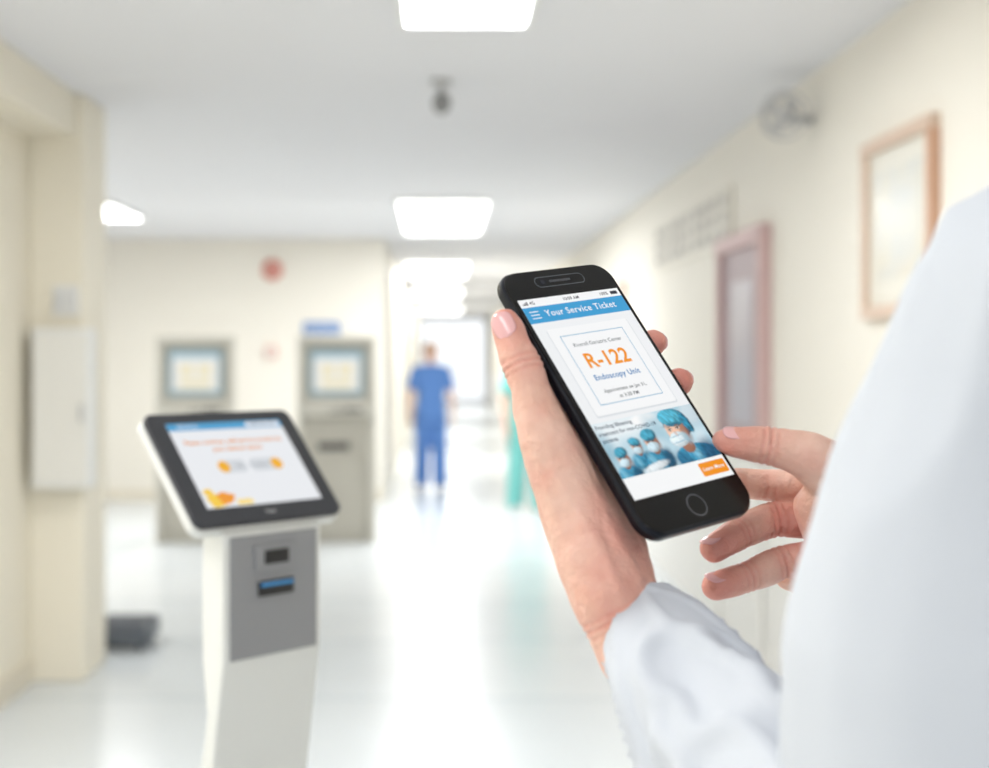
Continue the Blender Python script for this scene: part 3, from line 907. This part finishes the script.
# ------------------------------------------------------------------ background staff
def staff(name, x, y, h, scrub, hair, rotz, stride, hairname, longhair=False):
    k = h / 1.65
    e = empty(name, Matrix.Translation((x, y, 0)) @ Matrix.Rotation(rotz, 4, 'Z') @ Matrix.Scale(k, 4))
    sm = mat(name + '_scrubs', scrub, 0.8, var=0.18, vscale=7, bump=0.3, bscale=30)
    st = stride
    b = []
    b.append([(-0.07, 0, 0.9, 0.105), (0.07, 0, 0.9, 0.105), (-0.06, 0, 1.06, 0.1), (0.06, 0, 1.06, 0.1)])
    b.append([(-0.07, 0, 0.82, 0.118), (0.07, 0, 0.82, 0.118), (-0.06, 0, 1.06, 0.1), (0.06, 0, 1.06, 0.1)])
    b.append([(-0.06, 0, 1.06, 0.1), (0.06, 0, 1.06, 0.1), (-0.085, 0, 1.26, 0.105), (0.085, 0, 1.26, 0.105)])
    b.append([(-0.085, 0, 1.26, 0.105), (0.085, 0, 1.26, 0.105), (-0.165, 0.01, 1.355, 0.052), (0.165, 0.01, 1.355, 0.052), (0, 0.01, 1.385, 0.055)])
    for s in (-1, 1):
        b.append([(s*0.17, 0.01, 1.35, 0.058), (s*0.218, 0.0, 1.18, 0.06)])
    organic('tunic', b, 0.01, 4, sm, e)
    l = []
    for s in (-1, 1):
        f = st * s
        chain(l, [(s*0.085, 0, 0.84, 0.105), (s*0.095, -0.02 - f*0.5, 0.47, 0.09), (s*0.1, 0.0 - f, 0.1, 0.088)])
    organic('trousers', l, 0.01, 4, sm, e)
    sh_ = []
    for s in (-1, 1):
        f = st * s
        sh_.append([(s*0.1, 0.02 - f, 0.04, 0.038), (s*0.11, -0.1 - f, 0.035, 0.033), (s*0.115, -0.15 - f, 0.028, 0.026)])
    organic('shoes', sh_, 0.007, 3, M_shoe, e)
    ar = []
    for s in (-1, 1):
        ar_p = [(s*0.2, 0.0, 1.25, 0.042), (s*0.235, 0.01, 1.08, 0.036), (s*0.245, -0.05 + st*s*0.3, 0.87, 0.025)]
        chain(ar, ar_p)
        hx, hy, hz = ar_p[-1][:3]
        ar.append([(hx, hy, hz, 0.022), (hx, hy - 0.025, hz - 0.085, 0.014), (hx, hy + 0.025, hz - 0.085, 0.014)])
        for q, (dy, ln) in enumerate(((-0.03, 0.07), (-0.01, 0.08), (0.011, 0.075), (0.031, 0.058))):
            chain(ar, [(hx, hy + dy, hz - 0.085, 0.0088), (hx - s*0.006, hy + dy*1.1, hz - 0.085 - ln*0.55, 0.008), (hx - s*0.02, hy + dy*1.1, hz - 0.085 - ln, 0.0075)])
        chain(ar, [(hx, hy - 0.025, hz - 0.035, 0.012), (hx - s*0.008, hy - 0.05, hz - 0.07, 0.009), (hx - s*0.012, hy - 0.055, hz - 0.1, 0.008)])
    organic('arms_and_hands', ar, 0.0045, 3, M_skin2, e)
    head(Matrix.Translation((0, 0.01, 1.41)), e, hair, hairname, M_skin2, longhair)
    return e
staff('nurse_in_blue_scrubs', -0.07, 15.3, 1.62, (98, 144, 214), (214, 172, 130), 0.12, 0.05, 'hair_blond')
staff('nurse_in_teal_scrubs', 0.86, 13.1, 1.64, (126, 206, 200), (110, 84, 66), 0.3, 0.07, 'hair_dark', True)

# ------------------------------------------------------------------ foreground tablet kiosk
KS = 0.69
KM = Matrix.Translation((-0.277 * KS + 0.0065, 1.93 * KS, 1.5 * (1 - KS))) @ Matrix.Rotation(math.atan2(0.724, 0.690), 4, 'Z') @ Matrix.Scale(KS, 4)
kb = -1.5 * (1 - KS) / KS
kiosk = empty('tablet_check_in_kiosk', KM)
M_kw = mat('kiosk_white', (222, 223, 220), 0.4, var=0.03)
M_kd = mat('kiosk_bezel', (62, 63, 68), 0.4, var=0.05, spec=0.3)
M_kg = mat('kiosk_grey_panel', (144, 145, 148), 0.45, var=0.05)
tab = empty('tablet', Matrix.Translation((0, 0.002, 1.347)) @ Matrix.Rotation(math.radians(48.4), 4, 'X'), kiosk)
slab('tablet_bezel', 0.258, 0.192, 0.014, -0.010, 0.0, M_kd, tab, bev=0.003)
slab('tablet_shell', 0.260, 0.196, 0.016, -0.026, -0.0105, M_kw, tab, bev=0.004, cy=-0.001)
slab('tablet_mount', 0.15, 0.12, 0.01, -0.06, -0.025, M_kw, tab, cy=-0.02, bev=0.004)
zt = 0.0006
def kf(nm, x0, x1, y0, y1, l, m, r=0):
    return frect(nm, x0*mm, x1*mm, y0*mm, y1*mm, zt + l*0.0002, m, tab, r*mm)
kf('screen', -101, 101, -70, 76, 0, em('kwhite', (240, 242, 246), 0.93))
kf('screen_header', -101, 101, 63, 76, 1, em('kheader', (86, 166, 214), 0.9))
kf('header_pill', 35, 97, 65.5, 73.5, 2, em('kwhite', (240, 242, 246), 0.93), 3)
text('header_logo', 'MEDICAL', 0.009, -0.085, 0.0695, zt + 0.0004, em('kwhite', (240, 242, 246), 0.93), tab, 'LEFT')
text('header_language', 'ENGLISH  ESP', 0.0075, 0.066, 0.0695, zt + 0.0006, em('grey', (84, 88, 96)), tab)
M_kt = em('korange', (238, 150, 60), 0.9)
text('prompt_line_1', 'Please continue, self-service process by', 0.0108, 0, 0.041, zt + 0.0004, M_kt, tab, bold=0.0002)
text('prompt_line_2', 'your desired option', 0.0108, 0, 0.028, zt + 0.0004, M_kt, tab, bold=0.0002)
kg2 = em('kpill', (220, 224, 229), 0.9)
kf('option_pill_1', -48, 0, -14, 8, 1, kg2, 9)
kf('option_pill_2', 6, 62, -14, 8, 1, kg2, 9)
M_ko = em('kamber', (245, 180, 50), 0.95)
fell('option_icon_1', -0.040, -0.003, 0.010, 0.010, zt + 0.0005, M_ko, tab)
fell('option_icon_2', 0.054, -0.003, 0.010, 0.010, zt + 0.0005, M_ko, tab)
kgt = em('kgrey', (130, 135, 142))
text('option_label_1', 'Yes', 0.009, -0.014, -0.003, zt + 0.0005, kgt, tab)
text('option_label_2', 'Continue', 0.0085, 0.024, -0.003, zt + 0.0005, kgt, tab)
fell('splash_yellow', -0.078, -0.058, 0.017, 0.011, zt + 0.0004, em('kyellow', (250, 208, 80), 0.95), tab, wob=0.1)
fell('splash_orange', -0.063, -0.055, 0.014, 0.010, zt + 0.0006, em('korange2', (244, 158, 56), 0.95), tab, wob=0.12)
fell('splash_small', -0.088, -0.044, 0.008, 0.006, zt + 0.0008, em('kyellow', (250, 208, 80), 0.95), tab)
kf('splash_stripe', -48, -20, -68, -59, 1, em('kyellow2', (252, 224, 140), 0.95), 4)
text('brand_mark', 'kiosk', 0.008, 0.0, -0.083, zt, mat('brand_ink', (170, 170, 172), 0.4), tab, bold=0.0003)
def profile(name, prof, w, m, parent, bev=0.004, x=0.0):
    bm = bmesh.new()
    vs = [bm.verts.new((x - w/2, y, z)) for y, z in prof]
    f = bm.faces.new(vs)
    ret = bmesh.ops.extrude_face_region(bm, geom=[f])
    bmesh.ops.translate(bm, verts=[g for g in ret['geom'] if isinstance(g, bmesh.types.BMVert)], vec=(w, 0, 0))
    bmesh.ops.recalc_face_normals(bm, faces=bm.faces[:])
    if bev:
        bmesh.ops.bevel(bm, geom=bm.edges[:], offset=bev, segments=2, affect='EDGES', profile=0.5)
    return bm_obj(name, bm, m, parent)
profile('front_column', [(-0.06, 1.262), (-0.06, 1.09), (-0.045, 1.0), (-0.03, 0.9), (-0.01, 0.4), (-0.02, kb + 0.014), (0.03, kb + 0.014), (0.035, 0.4), (0.0, 0.9), (-0.02, 1.0), (-0.035, 1.09), (-0.035, 1.266)], 0.172, M_kw, kiosk)
profile('rear_cover', [(-0.034, 1.27), (-0.034, 1.02), (-0.028, 0.98), (-0.012, 1.02), (-0.004, 1.08), (-0.002, 1.15), (-0.004, 1.29), (-0.02, 1.3)], 0.158, M_kw, kiosk, 0.003)
box('grey_panel', -0.076, 0.076, -0.0625, -0.058, 1.09, 1.256, M_kg, kiosk, bev=0.001)
M_slot = mat('slot_black', (22, 22, 25), 0.4)
box('scanner_frame', -0.036, 0.036, -0.066, -0.062, 1.207, 1.241, M_kg, kiosk, bev=0.001)
box('scanner_window', -0.021, 0.021, -0.0675, -0.0655, 1.215, 1.234, M_slot, kiosk, bev=0.0008)
box('printer_bezel', -0.03, 0.03, -0.067, -0.062, 1.172, 1.192, M_slot, kiosk, bev=0.001)
box('printer_light', -0.028, 0.028, -0.069, -0.066, 1.185, 1.190, mat('printer_blue', (60, 140, 200), 0.3), kiosk)
box('base_plate', -0.19, 0.19, -0.2, 0.18, kb + 0.0005, kb + 0.017, M_kg, kiosk, bev=0.004)

# ------------------------------------------------------------------ background ticket kiosks
def ticket_kiosk(x, y, rz):
    e = empty('ticket_kiosk', Matrix.Translation((x, y, 0)) @ Matrix.Rotation(rz, 4, 'Z'))
    mb = mat('kiosk_putty', (212, 209, 198), 0.5, var=0.04)
    md = mat('kiosk_putty_dark', (192, 188, 176), 0.5, var=0.04)
    mk = mat('kiosk_dark', (86, 84, 82), 0.4)
    for i, s in enumerate((-1, 1)):
        profile('side_cheek_%d' % i, [(-0.12, 1.62), (-0.19, 1.08), (-0.19, 1.0), (-0.12, 0.95), (-0.16, 0.0), (0.2, 0.0), (0.2, 1.64), (-0.1, 1.64)], 0.05, mb, e, 0.006, x=s*0.29)
    profile('fascia_upper', [(-0.09, 1.6), (-0.15, 1.12), (0.15, 1.12), (0.15, 1.6)], 0.53, md, e, 0.003)
    box('top_cap', -0.318, 0.318, -0.125, 0.205, 1.6, 1.65, mb, e, bev=0.006)
    box('shelf', -0.264, 0.264, -0.185, 0.15, 1.02, 1.1, mb, e, bev=0.006)
    box('pedestal', -0.264, 0.264, -0.118, 0.18, 0.0, 1.02, md, e, bev=0.003)
    box('printer_slot', -0.15, 0.1, -0.128, -0.116, 0.74, 0.8, mk, e)
    box('card_slot', 0.06, 0.2, -0.19, -0.184, 1.045, 1.075, mk, e)
    box('scanner_slot', -0.05, 0.05, -0.19, -0.184, 1.045, 1.06, mk, e)
    box('lower_door', -0.22, 0.22, -0.125, -0.117, 0.08, 0.68, md, e, bev=0.003)
    q = Matrix.Translation((0, -0.123, 1.36)) @ Matrix.Rotation(math.radians(83), 4, 'X')
    sc_ = empty('display', q, e)
    slab('display_frame', 0.44, 0.38, 0.015, -0.02, 0.005, mat('display_frame_blue', (146, 170, 180), 0.4), sc_, bev=0.003)
    frect('display_glass', -0.18, 0.18, -0.145, 0.145, 0.007, em('tk_bg', (242, 241, 234), 0.95), sc_)
    frect('display_header', -0.18, 0.18, 0.115, 0.145, 0.009, em('tk_head', (180, 210, 224), 0.95), sc_)
    ty = em('tk_y', (243, 234, 200), 0.95)
    frect('display_button_a', -0.12, -0.02, -0.03, 0.06, 0.009, ty, sc_)
    frect('display_button_b', 0.02, 0.12, -0.03, 0.06, 0.009, ty, sc_)
    frect('display_button_c', -0.12, 0.12, -0.12, -0.06, 0.009, ty, sc_)
ticket_kiosk(-1.95, 11.1, 0.16)
ticket_kiosk(-0.81, 11.1, 0.06)

# ------------------------------------------------------------------ bake organic surfaces and lettering in one pass
dg = bpy.context.evaluated_depsgraph_get()
res = []
for o, m, post in ORGQ:
    res.append(bpy.data.meshes.new_from_object(o.evaluated_get(dg)))
tres = []
for t in TEXTQ:
    tres.append(bpy.data.meshes.new_from_object(t[0].evaluated_get(dg)))
for (o, m, post), me2 in zip(ORGQ, res):
    o.modifiers.clear()
    o.data = me2
    me2.materials.clear()
    me2.materials.append(m)
    me2.polygons.foreach_set('use_smooth', [True] * len(me2.polygons))
    if post:
        post(o)
for (o, name, loc, m, parent, M), me in zip(TEXTQ, tres):
    bpy.data.objects.remove(o)
    me.transform(Matrix.Translation(loc))
    addobj(name, me, m, parent, False, M)

# ------------------------------------------------------------------ world and camera
w = bpy.data.worlds.new('World')
S.world = w
w.use_nodes = True
bg = w.node_tree.nodes['Background']
bg.inputs['Color'].default_value = (0.95, 0.98, 1.0, 1)
bg.inputs['Strength'].default_value = 1.25

cd = bpy.data.cameras.new('camera')
cam = bpy.data.objects.new('camera', cd)
COL.objects.link(cam)
cam.location = (0, 0, 1.5)
cam.rotation_euler = (math.pi / 2, 0, 0)
cd.lens = 50
cd.sensor_width = 36
cd.shift_x = 57.5 / 989
cd.shift_y = -29 / 989
cd.clip_start = 0.02
cd.clip_end = 200
cd.dof.use_dof = True
cd.dof.focus_distance = 0.762
cd.dof.aperture_fstop = 5.8
S.camera = cam
